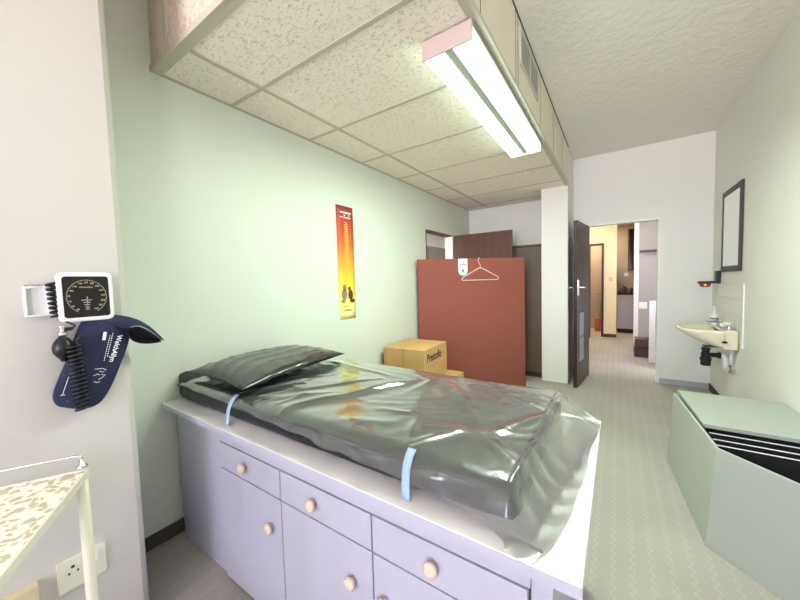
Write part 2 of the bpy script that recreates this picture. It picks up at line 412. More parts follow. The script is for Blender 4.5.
for y0, y1 in ((ly0-.002, ly0+.006), (ly1-.006, ly1+.002)):
    build(MB().box((lx0, y0, lz0), (lx1, y1, ZS-.002)), 'end_cap', 'lampend', cl)

# vent in the bulkhead side
v = thing('air_vent', 'rectangular louvred air vent high on the side of the bulkhead', 'vent', (XB+.012, 2.40, 2.77))
va, vb, vz0, vz1 = 2.13, 2.66, 2.66, 2.875
f = MB().box((XB+.001, va, vz0), (XB+.012, vb, vz0+.02)).box((XB+.001, va, vz1-.02), (XB+.012, vb, vz1)).box((XB+.001, va, vz0+.02), (XB+.012, va+.02, vz1-.02)).box((XB+.001, vb-.02, vz0+.02), (XB+.012, vb, vz1-.02)).box((XB+.001, 2.39, vz0+.02), (XB+.012, 2.40, vz1-.02))
build(f, 'frame', 'ventf', v)
build(MB().box((XB+.001, va+.02, vz0+.02), (XB+.003, vb-.02, vz1-.02)), 'backing', 'vent', v)
s = MB()
for k in range(14):
    z = vz0+.026+k*.012; s.add([(XB+.003, va+.02, z), (XB+.003, vb-.02, z), (XB+.009, vb-.02, z+.007), (XB+.009, va+.02, z+.007)], [(0, 1, 2, 3)])
build(s, 'louvres', 'vent', v)

# ------------------------------------------------------------------ examination couch cabinet
CZ, CF = .745, .682
cab = thing('base_cabinet', 'long white base cabinet with drawers and doors carrying the couch mattress', 'cabinet', (.95, 1.1, 0))
build(MB().box((0, .765, 0), (.425, 1.52, CZ-.028)).box((.425, .74, .06), (1.80, 1.52, CZ-.028)).box((.425, .775, 0), (1.80, 1.52, .06)), 'body', 'carc', cab)
build(MB().box((-.002, .735, .0), (.452, .765, CZ-.028)), 'side_panel', 'lam', cab)
build(MB().box((1.80, .735, .0), (1.845, 1.54, CZ-.028)), 'side_panel', 'lam', cab)
build(MB().box((.452, .722, .655), (1.80, .74, CZ-.028)), 'top_rail', 'lam', cab)
G = .0055
cols = [(.455, .900), (.900, 1.345), (1.345, 1.797)]
def knob(x, z, par):
    build(MB().lathe([(.012, 0), (.010, .010), (.018, .012), (.0215, .018), (.0205, .024), (.015, .028), (.007, .0292)], (x, .7195, z), '-y', 24), 'knob', 'knob', par, smooth=True)
for i, (a, b) in enumerate(cols):
    dr = build(MB().box((a+G/2, .7195, .535), (b-G/2, .74, .655-G)), 'drawer', 'lam', cab, bevel=.0012)
    knob((.668, 1.09, 1.555)[i], .594, dr)
    do = build(MB().box((a+G/2, .7195, .012), (b-G/2, .74, .535-G)), 'door', 'lam', cab, bevel=.0012)
    knob((.835, 1.262, 1.39)[i], .402, do)
ct = thing('countertop', 'white laminate worktop with thin edge band on top of the drawer cabinet', 'countertop', (.95, 1.1, CZ-.028))
build(MB().box((XL+.002, CF+.002, CZ-.028), (1.905, 1.56, CZ)), 'board', 'lamtop', ct, bevel=.001)
build(MB().box((XL+.002, CF, CZ-.027), (1.905, CF+.002, CZ-.0025)), 'edge_band', 'lam', ct)

# mattress
MX0, MX1, MY0, MY1, MZ = -.046, 1.765, .757, 1.515, .85
mt = thing('mattress', 'dark navy vinyl couch mattress lying on the white worktop under clear plastic', 'mattress', (.9, 1.15, CZ))
def rbox(x0, x1, y0, y1, z0, z1, r, nx=40, ny=20, nz=6, wob=0):
    """rounded box via projecting a lattice cube"""
    bm = bmesh.new(); bmesh.ops.create_cube(bm, size=1)
    bmesh.ops.subdivide_edges(bm, edges=bm.edges[:], cuts=15, use_grid_fill=True)
    mb = MB(); hx, hy, hz = (x1-x0)/2, (y1-y0)/2, (z1-z0)/2; cx, cy, cz = (x0+x1)/2, (y0+y1)/2, (z0+z1)/2
    vs = []
    for vv in bm.verts:
        p = Vector((vv.co.x*2*hx, vv.co.y*2*hy, vv.co.z*2*hz))
        q = Vector((max(-hx+r, min(hx-r, p.x)), max(-hy+r, min(hy-r, p.y)), max(-hz+r, min(hz-r, p.z))))
        dlt = p-q
        if dlt.length > 1e-9: p = q+dlt.normalized()*min(r, dlt.length) if dlt.length > r else p
        vs.append((p.x+cx, p.y+cy, p.z+cz))
    bm.verts.index_update(); mb.add(vs, [tuple(v.index for v in fc.verts) for fc in bm.faces]); bm.free()
    return mb
pad = rbox(MX0, MX1, MY0, MY1, CZ+.001, MZ, .036)
pad.v = [(x, y, z+(.03*max(0, (.06-x)/.06)*min(1, max(0, (.95-y)/.12)) if z > CZ+.04 else 0)) for x, y, z in pad.v]
build(pad, 'pad', 'matt', mt, smooth=True)
for s_ in (0,):
    seam = MB().tube([(MX0+.02, MY0-.001, MZ-.024), (MX1-.02, MY0-.001, MZ-.024)], .0035, 8)
    build(seam, 'piping', 'matt', mt, smooth=True)

# clear vinyl cover, creased
def seg_d(X, Y, a, b):
    ax, ay = a; bx, by = b; L2 = (bx-ax)**2+(by-ay)**2
    t = np.clip(((X-ax)*(bx-ax)+(Y-ay)*(by-ay))/L2, 0, 1)
    dx = X-(ax+t*(bx-ax)); dy = Y-(ay+t*(by-ay)); sgn = np.sign((bx-ax)*(Y-ay)-(by-ay)*(X-ax))
    return np.hypot(dx, dy), t, sgn
CRE = [  # start, end (x, y on the mattress), height, width, one-sided?
 ((.62, .83), (.95, 1.30), .010, .016, 0), ((.86, .79), (.99, 1.05), .022, .022, 1), ((.99, 1.05), (1.11, 1.32), .024, .022, 1), ((1.18, 1.2), (1.22, 1.45), .008, .02, 0),
 ((1.36, .86), (1.16, 1.46), .004, .026, 0), ((1.25, 1.46), (1.56, 1.06), .008, .018, 0), ((1.38, .93), (1.62, 1.00), .007, .018, 0),
 ((1.62, 1.00), (1.74, 1.22), .011, .018, 0), ((1.50, 1.42), (1.74, 1.26), .007, .014, 0), ((1.60, .98), (1.76, .84), .012, .02, 0),
 ((.70, .80), (.86, 1.02), .009, .016, 0), ((.78, .80), (.80, .95), .007, .012, 0), ((.52, .80), (.60, 1.1), .008, .016, 0),
 ((1.43, .80), (1.36, .98), .009, .018, 0), ((1.43, .80), (1.52, .95), .010, .014, 0), ((1.10, .82), (1.30, .90), .008, .024, 0),
 ((.40, 1.45), (1.0, 1.36), .006, .02, 0), ((1.3, 1.15), (1.45, 1.36), .003, .02, 0),
 ((.1, .86), (.3, .9), .007, .014, 0), ((1.2, .98), (1.36, 1.0), .008, .014, 0)]
def wr(X, Y):
    Z = np.zeros_like(X)
    for a, b, h, wd, one in CRE:
        d, t, sg = seg_d(X, Y, a, b); fade = np.sin(np.clip(t, .04, .96)*PI)**.4
        k = np.where(sg > 0, wd*.45, wd*1.6) if one else wd
        f2 = .6 if b[0] > 1.14 else 1.0; k = k*(1.35 if b[0] > 1.14 else 1.0)
        Z += h*f2*fade*np.exp(-(d/k)**2*1.3)
    Z += .0026*np.sin(7*X+4*Y+2*np.sin(5*Y))*np.sin(8*Y-3*X+1.5*np.sin(5*X))
    Z += .0007*np.sin(38*X+11*np.sin(9*Y))*np.sin(17*Y+3*np.sin(12*X))
    return Z
def smooth(t): t = np.clip(t, 0, 1); return t*t*(3-2*t)
NU, NV = 300, 170
uu = np.linspace(.02, 1.945, NU)
H = MZ-CZ
hem = np.interp(uu, [0, .45, .95, 1.1, 1.45, 1.68, 1.80, 1.86, 2.0], [.765, .78, .80, .815, .825, .84, .92, .92, .90])
P = []
for i, u in enumerate(uu):
    v = np.linspace(-.10, hem[i], NV)
    # across: v in [0,.72] is the top, then the front side, then the worktop
    top = MY1-MY0
    Yv = np.where(v < 0, MY1+.006-v*.25, np.where(v < top, MY1-v, np.where(v < top+H, MY0-.006-(v-top)*.18, MY0-.006-H*.18-(v-top-H))))
    gz = np.where(v < 0, 1-smooth(-v/.10), np.where(v < top-.05, 1, 1-np.clip((v-top+.05)/(H+.05), 0, 1)**1.75))
    uo = u-(MX1-.02)
    Xu = u if uo < 0 else MX1-.02+min(uo, .10)*.62+max(0, uo-.10)*.9
    dw = np.interp(Yv, [.8, 1.2, 1.5], [.13, .19, .25]); fz = 1-smooth(uo/dw)
    # the loose sheet tents over the end corner
    tent = fz*gz
    Xa = np.full_like(v, Xu)
    Z = CZ+.004+(H+.001)*tent
    wz = wr(Xa, Yv)
    side = np.clip((v-top)/.03, 0, 1)
    wamp = np.where(gz*fz > .9, 1.0, .35)
    Z = Z+wz*wamp*(1-side*.8)
    # ripples on the front side and at the end, pushing outwards
    rip = .011*np.abs(np.sin(10*u+2*np.sin(5*u)+9*v))**1.5+.004*np.sin(33*u-14*v)
    Yv = Yv-np.clip(side, 0, 1)*np.clip(gz*4, 0, 1)*np.maximum(rip, 0)-.002*side
    if uo > 0:
        Z = Z+.011*np.abs(np.sin(24*v+1.5*np.sin(11*v)+6*uo))**1.5*max(0, math.sin(min(1, uo/.2)*PI))+.002
        Xa = MX1-.02+(Xa-MX1+.02)*np.interp(Yv, [.66, .9, 1.5], [.45, .8, 1.0])
        Xa = Xa+.004*np.sin(19*v)*min(1, uo/.1)
    # hang over the worktop front edge
    over = np.clip(CF-.004-Yv, 0, 1)
    Z = Z-over*1.0*np.where(Yv < CF-.004, 1, 0); Yv = np.maximum(Yv, CF-.004-over*.15)
    # keep the front hem just above the pad side
    for j in range(NV): P.append((float(Xa[j]), float(Yv[j]), float(max(Z[j], CZ+.003) if Yv[j] > CF-.003 else Z[j])))
cover = MB().grid(P, NU, NV)
tag(build(cover, 'plastic_sheet', 'vinyl', None, smooth=True), 'creased clear plastic sheet spread over the couch mattress and trailing onto the worktop', 'plastic cover')

# pillow and straps
def pillow_mb(c4, zb, th, n=44):
    """c4: corners (x,y) a,b,c,d ; puffy, with pinched seams"""
    P = []; a, b, c_, d = [np.array(q) for q in c4]
    for side in (1, -1):
        for i in range(n):
            for j in range(n):
                u, v = i/(n-1), j/(n-1)
                # pinch edges inward midway
                uu_ = u+.045*math.sin(PI*v)*(.5-u)*2*abs(2*u-1)**2*.8; vv_ = v+.03*math.sin(PI*u)*(.5-v)*2*abs(2*v-1)**2
                q = (a*(1-uu_)+b*uu_)*(1-vv_)+(d*(1-uu_)+c_*uu_)*vv_
                e = min(u, 1-u)*2; g_ = min(v, 1-v)*2
                hh = (1-(1-e)**2.6)**.62*(1-(1-g_)**3.6)**.55
                wv = .0
                if side > 0:
                    wv = .005*math.sin(7*v+13*u+3*math.sin(5*u))*math.sin(PI*u)*hh+.007*(1-abs(math.sin(5*v+17*u+1.5*math.sin(6*v))))**2*hh+.012*(1-abs(math.sin(21*v+2*u)))**3*max(0,1-2.5*min(u,1-u))*hh
                    z = zb+th*.32+th*.68*hh+wv
                else: z = zb+th*.32*(1-hh)
                P.append((q[0], q[1], z))
    mb = MB().grid(P[:n*n], n, n); mb.grid(P[n*n:], n, n)
    for rng in (range(n-1),):
        for i in rng:
            N = n*n
            for (p, q) in (((i*n), (i+1)*n), (i*n+n-1, (i+1)*n+n-1), (i, i+1), ((n-1)*n+i, (n-1)*n+i+1)):
                mb.f.append((p, q, q+N, p+N))
    return mb
pc = [(.02, .785), (.605, .762), (.495, 1.52), (-.02, 1.47)]
pl = thing('pillow', 'charcoal pillow in a shiny creased plastic slip at the wall end of the couch', 'pillow', (.3, 1.15, MZ+.012))
build(pillow_mb(pc, MZ+.018, .088), 'cushion', 'pillow', pl, smooth=True)
def strap(x, label, y0=.75, top=.06):
    path = [(MY0-.040, CZ+.002), (MY0-.036, CZ+.03), (MY0-.027, CZ+.065), (MY0-.015, MZ-.016), (MY0+.002, MZ+.002), (MY0+.020, MZ+.012)]
    P = []
    for (y, z) in path:
        for k in (0, 1): P.append((x-.013+.026*k-(z-CZ)*.10, y, z))
    mb = MB().grid(P, len(path), 2)
    tag(build(mb, 'elastic_strap', 'strap', None, smooth=True, solid=.002), label, 'strap', 'straps holding the plastic cover')
strap(.545, 'pale blue elastic strap near the pillow, wrapped over the mattress edge', .742)
strap(1.475, 'pale blue elastic strap further from the pillow, near the loose end of the plastic sheet', .736, .05)

# ------------------------------------------------------------------ red screen panel with hanger and tag
PX, PY = .0, 3.30; PL = 1.315; PA = math.atan2(4.14-3.30, 1.025)
sc_ = thing('screen_panel', 'brick-red fabric covered partition board standing angled between wall and column', 'partition', (PX, PY, 0), PA)
build(MB().box((.0, 0, .0), (PL, .035, 1.605)), 'fabric_board', 'red', sc_, local=True, bevel=.004)
build(MB().box((PL, .002, .0), (PL+.006, .033, 1.60)), 'edge_strip', 'redt', sc_, local=True)
def onp(u, w, z):   # point on the camera side of the screen
    return (PX+math.cos(PA)*u+math.sin(PA)*w, PY+math.sin(PA)*u-math.cos(PA)*w, z)
hg = thing('clothes_hanger', 'pinkish-white plastic clothes hanger hooked on top of the red partition', 'hanger', onp(PL*.575, .012, 1.60))
HC = PL*.575
def hp(du, z): return onp(HC+du, .010, z)
hw, zt, zb_ = .225, 1.478, 1.345
body = [hp(-.02, zt+.01), hp(-.045, zt-.005), hp(-hw+.01, zb_+.035), hp(-hw-.004, zb_+.015), hp(-hw+.012, zb_), hp(hw-.012, zb_), hp(hw+.004, zb_+.015), hp(hw-.01, zb_+.035), hp(.045, zt-.005), hp(.02, zt+.01), hp(-.02, zt+.01)]
build(MB().tube(body, .0055, 8), 'bar', 'hang', hg, smooth=True)
hk = [hp(0, zt+.008), hp(0, zt+.045), hp(-.012, zt+.07), hp(-.024, zt+.09), onp(HC-.022, .012, zt+.118), onp(HC-.006, .010, 1.612), onp(HC+.004, -.018, 1.614), onp(HC+.006, -.042, 1.608), onp(HC+.006, -.042, 1.57)]
build(MB().tube(hk, .004, 8), 'hook', 'hang', hg, smooth=True)
# tag
TC = PL*.415
lt = thing('paper_tag', 'white round-ended paper tag hanging on the red partition beside the hanger', 'tag', onp(TC, .004, 1.4))
pol = [(-.056, 1.604), (.056, 1.604)]+[(.056*math.cos(a), 1.46+.056*math.sin(a)*1.0) for a in [-(PI*k/10) for k in range(11)]]
build(MB().prism(pol, lambda a, b, c_: onp(TC+a, .002+c_, b), .0015), 'card', 'paper', lt)
tg = lambda a, b, c_: onp(TC+a, .0037+c_, b)
build(MB().prism(rrect(.080, .009, .002, 3, 0, 1.535), tg, .0006), 'printed_name', 'inkgrey', lt)
build(MB().prism([(.018*math.cos(k*PI/6), 1.462+.018*math.sin(k*PI/6)) for k in range(12)], tg, .0006), 'printed_emblem', 'inkgrey', lt)
build(MB().prism([(.003, 1.556), (.014, 1.580), (.020, 1.572), (.010, 1.553)], tg, .0006), 'printed_mark', 'inkgrey', lt)

# ------------------------------------------------------------------ cardboard boxes
def carton(loc, ang_, w_, d_, h_, label, text=None, tapeax='x'):
    c = thing('cardboard_box', label, 'box', loc, ang_, 'cardboard boxes by the red screen')
    build(MB().box((0, 0, 0), (w_, d_, h_)), 'carton', 'card', c, local=True, bevel=.003)
    if tapeax == 'x':
        t_ = MB().box((-.0015, d_*.5-.03, h_-.1), (w_+.0015, d_*.5+.03, h_+.0015))
    else:
        t_ = MB().box((w_*.5-.006, -.002, 0), (w_*.5+.006, d_+.002, h_+.0015))
    build(t_, 'tape', 'tape', c, local=True)
    if text:
        k = text_mb(text, .115, lambda x, y, z: (w_+.0006+z, .06+x*.78, h_*.63+y), bold=True)
        for (a, b, zz, t2) in ((.06, .32, .50, .012), (.07, .15, .28, .02), (.38, .50, .24, .016)):
            k2 = MB().prism(rrect(b-a, t2, t2*.3, 2, (a+b)/2, h_*zz), lambda p, q, r: (w_+.0002+r, p, q), .001)
            build(k2, 'small_print', 'tape', c, local=True)
        build(k, 'printed_name', 'ink', c, local=True)
    return c
# ------------------------------------------------------------------ wall poster
po = thing('height_chart', 'narrow red to yellow printed chart pinned to the left wall above the couch', 'poster', (XL+.001, 2.09, 1.03))
y0, y1, z0, z1 = 2.035, 2.245, 1.03, 2.03
Pg = []
for i in range(5):
    for j in range(25):
        y = y0+(y1-y0)*i/4; z = z0+(z1-z0)*j/24
        Pg.append((XL+.0005+.003*math.sin(j*.26)**2+.0006*i, y, z))
build(MB().grid(Pg, 5, 25), 'sheet', 'chart', po, smooth=True, solid=.0006)
xp = XL+.0065
def bar(mb, a, b, c_, d, w_=.0008): mb.box((xp, y0+a*.21, z0+c_*.99), (xp+w_, y0+b*.21, z0+d*.99))
t_ = MB()
rr = random.Random(3)
for (a, b, zz, hh) in ((.22, .88, .945, .014), (.18, .86, .905, .009)):
    x_ = a
    while x_ < b: wv = rr.uniform(.03, .055); bar(t_, x_, min(b, x_+wv*.8), zz, zz+hh); x_ += wv
bar(t_, .44, .52, .922, .936); bar(t_, .7, .78, .924, .936)
build(t_, 'title_print', 'paper', po)
t_ = MB()
for k in range(36):
    zz = .86-k*.0155; bar(t_, .44, .62+.05*math.sin(k*.15), zz, zz+.007)
build(t_, 'scale_marks', 'ygold', po)
t_ = MB()
for k in range(20): bar(t_, .80, .83, .86-k*.026, .866-k*.026)
build(t_, 'scale_marks', 'ygold', po)
def blob(mb, cx, cz, rx, rz, n=14):
    mb.prism([(cx+rx*math.cos(2*PI*k/n), cz+rz*math.sin(2*PI*k/n)) for k in range(n)], lambda a, b, c_: (xp+c_, y0+a*.21, z0+b*.99), .0008)
t_ = MB(); blob(t_, .30, .225, .17, .05); blob(t_, .33, .285, .11, .03); blob(t_, .22, .165, .13, .014)
build(t_, 'printed_figure', 'cartg', po)
t_ = MB(); blob(t_, .68, .22, .15, .045); blob(t_, .78, .165, .16, .018); blob(t_, .62, .275, .08, .02)
build(t_, 'printed_figure', 'cartb', po)
for (a, b, zz) in ((.2, .5, .115), (.35, .7, .085), (.25, .8, .075), (.7, .95, .045), (.1, .3, .025), (.5, .9, .022)):
    x_ = a; t_ = MB()
    while x_ < b: bar(t_, x_, x_+.035, zz, zz+.005); x_ += .05
    build(t_, 'small_print', 'inkgrey', po)

# ------------------------------------------------------------------ blood pressure gauge group on the near wall
GX = .4
bs = thing('wall_bracket', 'white recessed plastic holder fixed to the near wall left of the pressure gauge', 'holder', (GX, .218, 1.27))
ya, yb, za, zb2 = .183, .262, 1.272, 1.370
mb = MB().box((GX+.0005, ya, za), (GX+.004, yb, zb2)).box((GX+.004, ya, za), (GX+.022, ya+.006, zb2)).box((GX+.004, yb-.006, za), (GX+.022, yb, zb2)).box((GX+.004, ya+.006, za), (GX+.022, yb-.006, za+.006)).box((GX+.004, ya+.006, zb2-.008), (GX+.022, yb-.006, zb2))
build(mb, 'box_frame', 'white', bs, bevel=.0015)
build(MB().add([(GX+.004, ya+.02, za+.006), (GX+.004, yb-.006, za+.006), (GX+.02, yb-.008, za+.006), (GX+.004, ya+.02, zb2-.008), (GX+.004, yb-.006, zb2-.008), (GX+.02, yb-.008, zb2-.008)], [(0, 3, 5, 2), (0, 2, 1), (3, 4, 5), (1, 2, 5, 4), (0, 1, 4, 3)]), 'angled_insert', 'white', bs)
rd = MB()
for k in range(9): rd.box((GX+.006, ya+.004+k*.0075, zb2), (GX+.02, ya+.007+k*.0075, zb2+.004))
build(rd, 'ridges', 'steel', bs)

gc = (.321, 1.330); gw_, gh_ = .140, .166
ga = thing('pressure_gauge', 'square white-framed dark dial of a wall-mounted blood pressure gauge', 'blood pressure gauge', (GX, gc[0], gc[1]-.075))
build(MB().prism(rrect(.05, .06, .01, 4, *gc), lambda a, b, c_: (GX+.0005+c_, a, b), .022), 'mount', 'white', ga)
FX = GX+.05
pf = rrect(gw_, gh_, .018, 6, *gc); pbk = rrect(gw_-.014, gh_-.014, .014, 6, *gc)
n = len(pf)
mb = MB(); mb.add([(GX+.022, a, b) for a, b in pbk]+[(GX+.034, a, b) for a, b in pf]+[(FX, a, b) for a, b in pf]+[(FX+.003, a, b) for a, b in rrect(gw_-.008, gh_-.008, .016, 6, *gc)],
   [tuple(range(n))[::-1]]+[(k*n+i, k*n+(i+1)%n, (k+1)*n+(i+1)%n, (k+1)*n+i) for k in range(3) for i in range(n)]+[tuple(range(3*n, 4*n))])
build(mb, 'case', 'white', ga, smooth=False)
gl_ = build(MB().prism(rrect(gw_-.024, gh_-.028, .009, 5, *gc), lambda a, b, c_: (FX+.003+c_, a, b), .0012), 'dial_face', 'dial', ga)
mk = MB(); DX = FX+.0044
for k in range(15):
    a = math.radians(-58+ (k)*(296/14)) ; a = math.radians(238-k*296/14)
    cy_, cz_ = gc[0]+.042*math.cos(a), gc[1]+.049*math.sin(a)
    tm = text_mb(str((k+1)*20), .0075, lambda x, y, z: (DX+z*.3, cy_-.006+x, cz_-.003+y)) if k % 1 == 0 else None
    mk.add(tm.v, tm.f)
for k in range(61):
    a = math.radians(240-k*5); r0, r1 = .049, .0515
    mk.add([(DX+.0002, gc[0]+r_*math.cos(a+e), gc[1]+r_*1.12*math.sin(a+e)) for r_, e in ((r0, -.018), (r0, .018), (r1, .018), (r1, -.018))], [(0, 1, 2, 3)])
tm = text_mb('WelchAllyn', .0075, lambda x, y, z: (DX+z*.3, gc[0]-.018+x, gc[1]+.030+y)); mk.add(tm.v, tm.f)
for (a, b, zz) in ((-.015, .012, -.012), (-.010, .008, -.020), (-.008, .007, -.028), (-.006, .005, -.036), (-.006, .005, -.043)):
    mk.box((DX, gc[0]+a, gc[1]+zz), (DX+.0004, gc[0]+b, gc[1]+zz+.0016))
build(mk, 'dial_markings', 'beige', gl_)
nd = MB().add([(DX+.001, gc[0]-.002, gc[1]), (DX+.001, gc[0]+.002, gc[1]), (DX+.001, gc[0]+.0005, gc[1]-.046), (DX+.001, gc[0]-.0005, gc[1]-.046)], [(0, 1, 2, 3)])
build(nd, 'needle', 'steel', gl_)

def helix(y, z0_, z1_, x, r, turns, wire, dy=0, n=14, flat=.6):
    pts = []
    N = int(turns*n)
    for i in range(N+1):
        t = i/N; a = 2*PI*turns*t
        pts.append((x+r*flat*math.sin(a), y+dy*t+r*math.cos(a), z0_+(z1_-z0_)*t))
    return pts
hs = thing('coiled_hose', 'black coiled rubber hose running behind the gauge and down over the navy cuff', 'hose', (GX+.03, .26, 1.26))
build(MB().tube(helix(.243, 1.380, 1.268, GX+.034, .0125, 7.5, 0, .006), .0042, 8), 'coil', 'rubber', hs, smooth=True)
h2 = [(GX+.036, .256, 1.268), (GX+.045, .262, 1.252), (GX+.06, .276, 1.243), (GX+.065, .283, 1.236), (GX+.062, .276, 1.226)]
build(MB().tube(h2, .0035, 8), 'tube', 'rubber', hs, smooth=True)
build(MB().tube([(GX+.075, .297, 1.20), (GX+.07, .285, 1.187), (GX+.07, .283, 1.176)]+helix(.276, 1.172, .955, GX+.072, .0165, 15.5, 0, .008), .0045, 8), 'coil', 'rubber', hs, smooth=True)
bu = thing('inflation_bulb', 'black rubber squeeze bulb with valve hanging under the pressure gauge', 'bulb', (GX+.05, .243, 1.13))
bc = (GX+.045, .2555, 1.120)
build(MB().lathe([(.006, 0), (.009, .002), (.010, .008), (.017, .016), (.0255, .030), (.0275, .044), (.0245, .060), (.016, .074), (.010, .080), (.009, .086)], bc, 'z', 24), 'bulb', 'rubber', bu, smooth=True)
build(MB().lathe([(.011, 0), (.012, .003), (.012, .010), (.007, .013), (.007, .024), (.010, .026), (.010, .031)], (bc[0], bc[1]+.001, bc[2]+.086), 'z', 16), 'valve', 'chrome', bu)
build(MB().tube([(bc[0], bc[1], bc[2]+.104), (bc[0]+.004, bc[1]+.024, bc[2]+.106)], .006, 10), 'valve_screw', 'rubber', bu, smooth=True)

# cuff: wide curved band; outline in (y,z)
cf = thing('pressure_cuff', 'navy blood pressure cuff with white lettering hanging below the gauge, one end flared', 'cuff', (GX+.03, .32, 1.1))
outl_l = [(.318, 1.262), (.306, 1.248), (.293, 1.220), (.277, 1.172), (.258, 1.115), (.240, 1.068), (.228, 1.036), (.221, 1.008), (.226, .984), (.240, .968)]
outl_r = [(.400, 1.262), (.436, 1.225), (.438, 1.19), (.428, 1.140), (.405, 1.085), (.386, 1.035), (.366, .99), (.345, .955), (.322, .941), (.292, .943)]
P = []
nr = 12
for i, (l, r_) in enumerate(zip(outl_l, outl_r)):
    for j in range(nr):
        t = j/(nr-1); y = l[0]+(r_[0]-l[0])*t; z = l[1]+(r_[1]-l[1])*t
        x = GX+.022+.016*math.sin(PI*t)+.012*math.sin(PI*i/9)+(.006 if i < 3 else 0)
        P.append((x, y, z))
build(MB().grid(P, len(outl_l), nr), 'hanging_flap', 'cuff', cf, smooth=True, solid=.007, subs=2)
def fx(t): return GX+.038+.02*math.sin(PI*t*.9)
# flared end: arched band, top ridge to lower opening
top = [(.330, 1.258, GX+.032), (.370, 1.264, GX+.038), (.410, 1.258, GX+.048), (.452, 1.240, GX+.058), (.492, 1.205, GX+.062), (.536, 1.140, GX+.054)]
bot = [(.400, 1.212, GX+.052), (.418, 1.205, GX+.056), (.432, 1.213, GX+.070), (.452, 1.218, GX+.080), (.486, 1.192, GX+.078), (.536, 1.138, GX+.056)]
P = []
for a, b in zip(top, bot):
    for j in range(7):
        t = j/6; bl = .006*math.sin(PI*t); P.append((a[2]+(b[2]-a[2])*t+bl, a[0]+(b[0]-a[0])*t, a[1]+(b[1]-a[1])*t+bl*.6))
build(MB().grid(P, 6, 7), 'flared_end', 'cuff', cf, smooth=True, solid=.004, subs=2)
low = [(.420, 1.203, GX+.058), (.424, 1.172, GX+.056), (.440, 1.152, GX+.054), (.468, 1.140, GX+.050), (.500, 1.136, GX+.048), (.534, 1.138, GX+.052)]
upi = [(.420, 1.205, GX+.055), (.432, 1.210, GX+.066), (.446, 1.215, GX+.071), (.464, 1.208, GX+.072), (.496, 1.182, GX+.064), (.535, 1.140, GX+.053)]
P = []
for a, b in zip(upi, low):
    for j in range(7):
        t = j/6; bl = -.030*math.sin(PI*t)
        P.append((a[2]+(b[2]-a[2])*t+bl, a[0]+(b[0]-a[0])*t, a[1]+(b[1]-a[1])*t))
build(MB().grid(P, 6, 7), 'inner_lining', 'cuffin', cf, smooth=True, solid=.003, subs=2)
# lettering, reading down along the flap
def ct_fn(oy, oz, an, xx):
    ca, sa = math.cos(an), math.sin(an)
    return lambda x, y, z: (xx+z*.5, oy+x*ca-y*sa, oz+x*sa+y*ca)
down = math.radians(-104)
pr_ = text_mb('WelchAllyn', .0205, ct_fn(.3925, 1.188, down-.06, GX+.0600), bold=True)
t2 = text_mb('REUSABLE', .0085, ct_fn(.350, 1.195, down-.03, GX+.0605)); pr_.add(t2.v, t2.f) if 0 else None
for k, (oy, oz, L_) in enumerate(((.380, 1.196, .080), (.372, 1.190, .090))):
    q = 0
    while q < L_:
        y = oy+q*math.cos(down); z = oz+q*math.sin(down)
        pr_.tube([(GX+.0585, y, z), (GX+.0585, y+.005*math.cos(down), z+.005*math.sin(down))], .0011, 5); q += .0078
pr_.tube([(GX+.0585, .360, 1.203), (GX+.0585, .354, 1.175)], .0048, 8)
build(pr_, 'printed_lettering', 'paper', cf)
wr_ = MB()
SH = .020
for st in ([(.305, 1.078), (.325, 1.076), (.335, 1.069), (.326, 1.063), (.316, 1.068)], [(.300, 1.056), (.312, 1.06), (.316, 1.054)], [(.320, 1.056), (.331, 1.052), (.322, 1.044), (.312, 1.040)], [(.300, 1.036), (.308, 1.030), (.316, 1.032)]):
    wr_.tube([(GX+.0565, a+SH, b) for a, b in st], .0011, 6)
build(wr_, 'handwritten_mark', 'paper', cf); wr_ = MB()
wr_.tube([(GX+.046, .262, 1.067), (GX+.044, .244, 1.010)], .0009, 6).tube([(GX+.0435, .239, 1.010), (GX+.0455, .250, 1.009)], .0011, 6)
build(wr_, 'range_arrow', 'paper', cf); wr_ = MB()
wr_.prism(rrect(.016, .010, .004, 3, .262, .985), lambda a, b, c_: (GX+.042+c_, a, b-(a-.262)*.3), .002)
build(wr_, 'size_marking', 'paper', cf)

# socket + beige box on the near wall
so = thing('wall_socket', 'cream electrical socket plate on the near wall behind the trolley leg', 'socket', (GX, .25, .33))
build(MB().prism(rrect(.125, .108, .006, 3, .262, .380), lambda a, b, c_: (GX+c_, a, b), .009), 'plate', 'socket', so, bevel=.001)
hl = MB()
for (y, z, r_) in ((.238, .405, .005), (.228, .385, .0035), (.250, .385, .0035)): hl.lathe([(r_, 0), (r_, .0012)], (GX+.0095, y, z), 'x', 12)
build(hl, 'pin_holes', 'ink', so)
build(MB().box((GX+.0095, .290, .385), (GX+.013, .304, .415)), 'rocker_switch', 'white', so, bevel=.001)
be = tag(build(MB().box((GX, .03, .30), (GX+.03, .157, .418)), 'junction_box', 'beige', None, bevel=.003), 'beige plastic box on the near wall at the lower left, below the tray', 'box')

# ------------------------------------------------------------------ trolley
TA = math.radians(-29.5)
tr = thing('trolley', 'cream metal instrument trolley with leaf-patterned top and chrome rail at lower left', 'trolley', (.655, .245, 0), TA)
TZ, TW, TD = .82, .62, .30
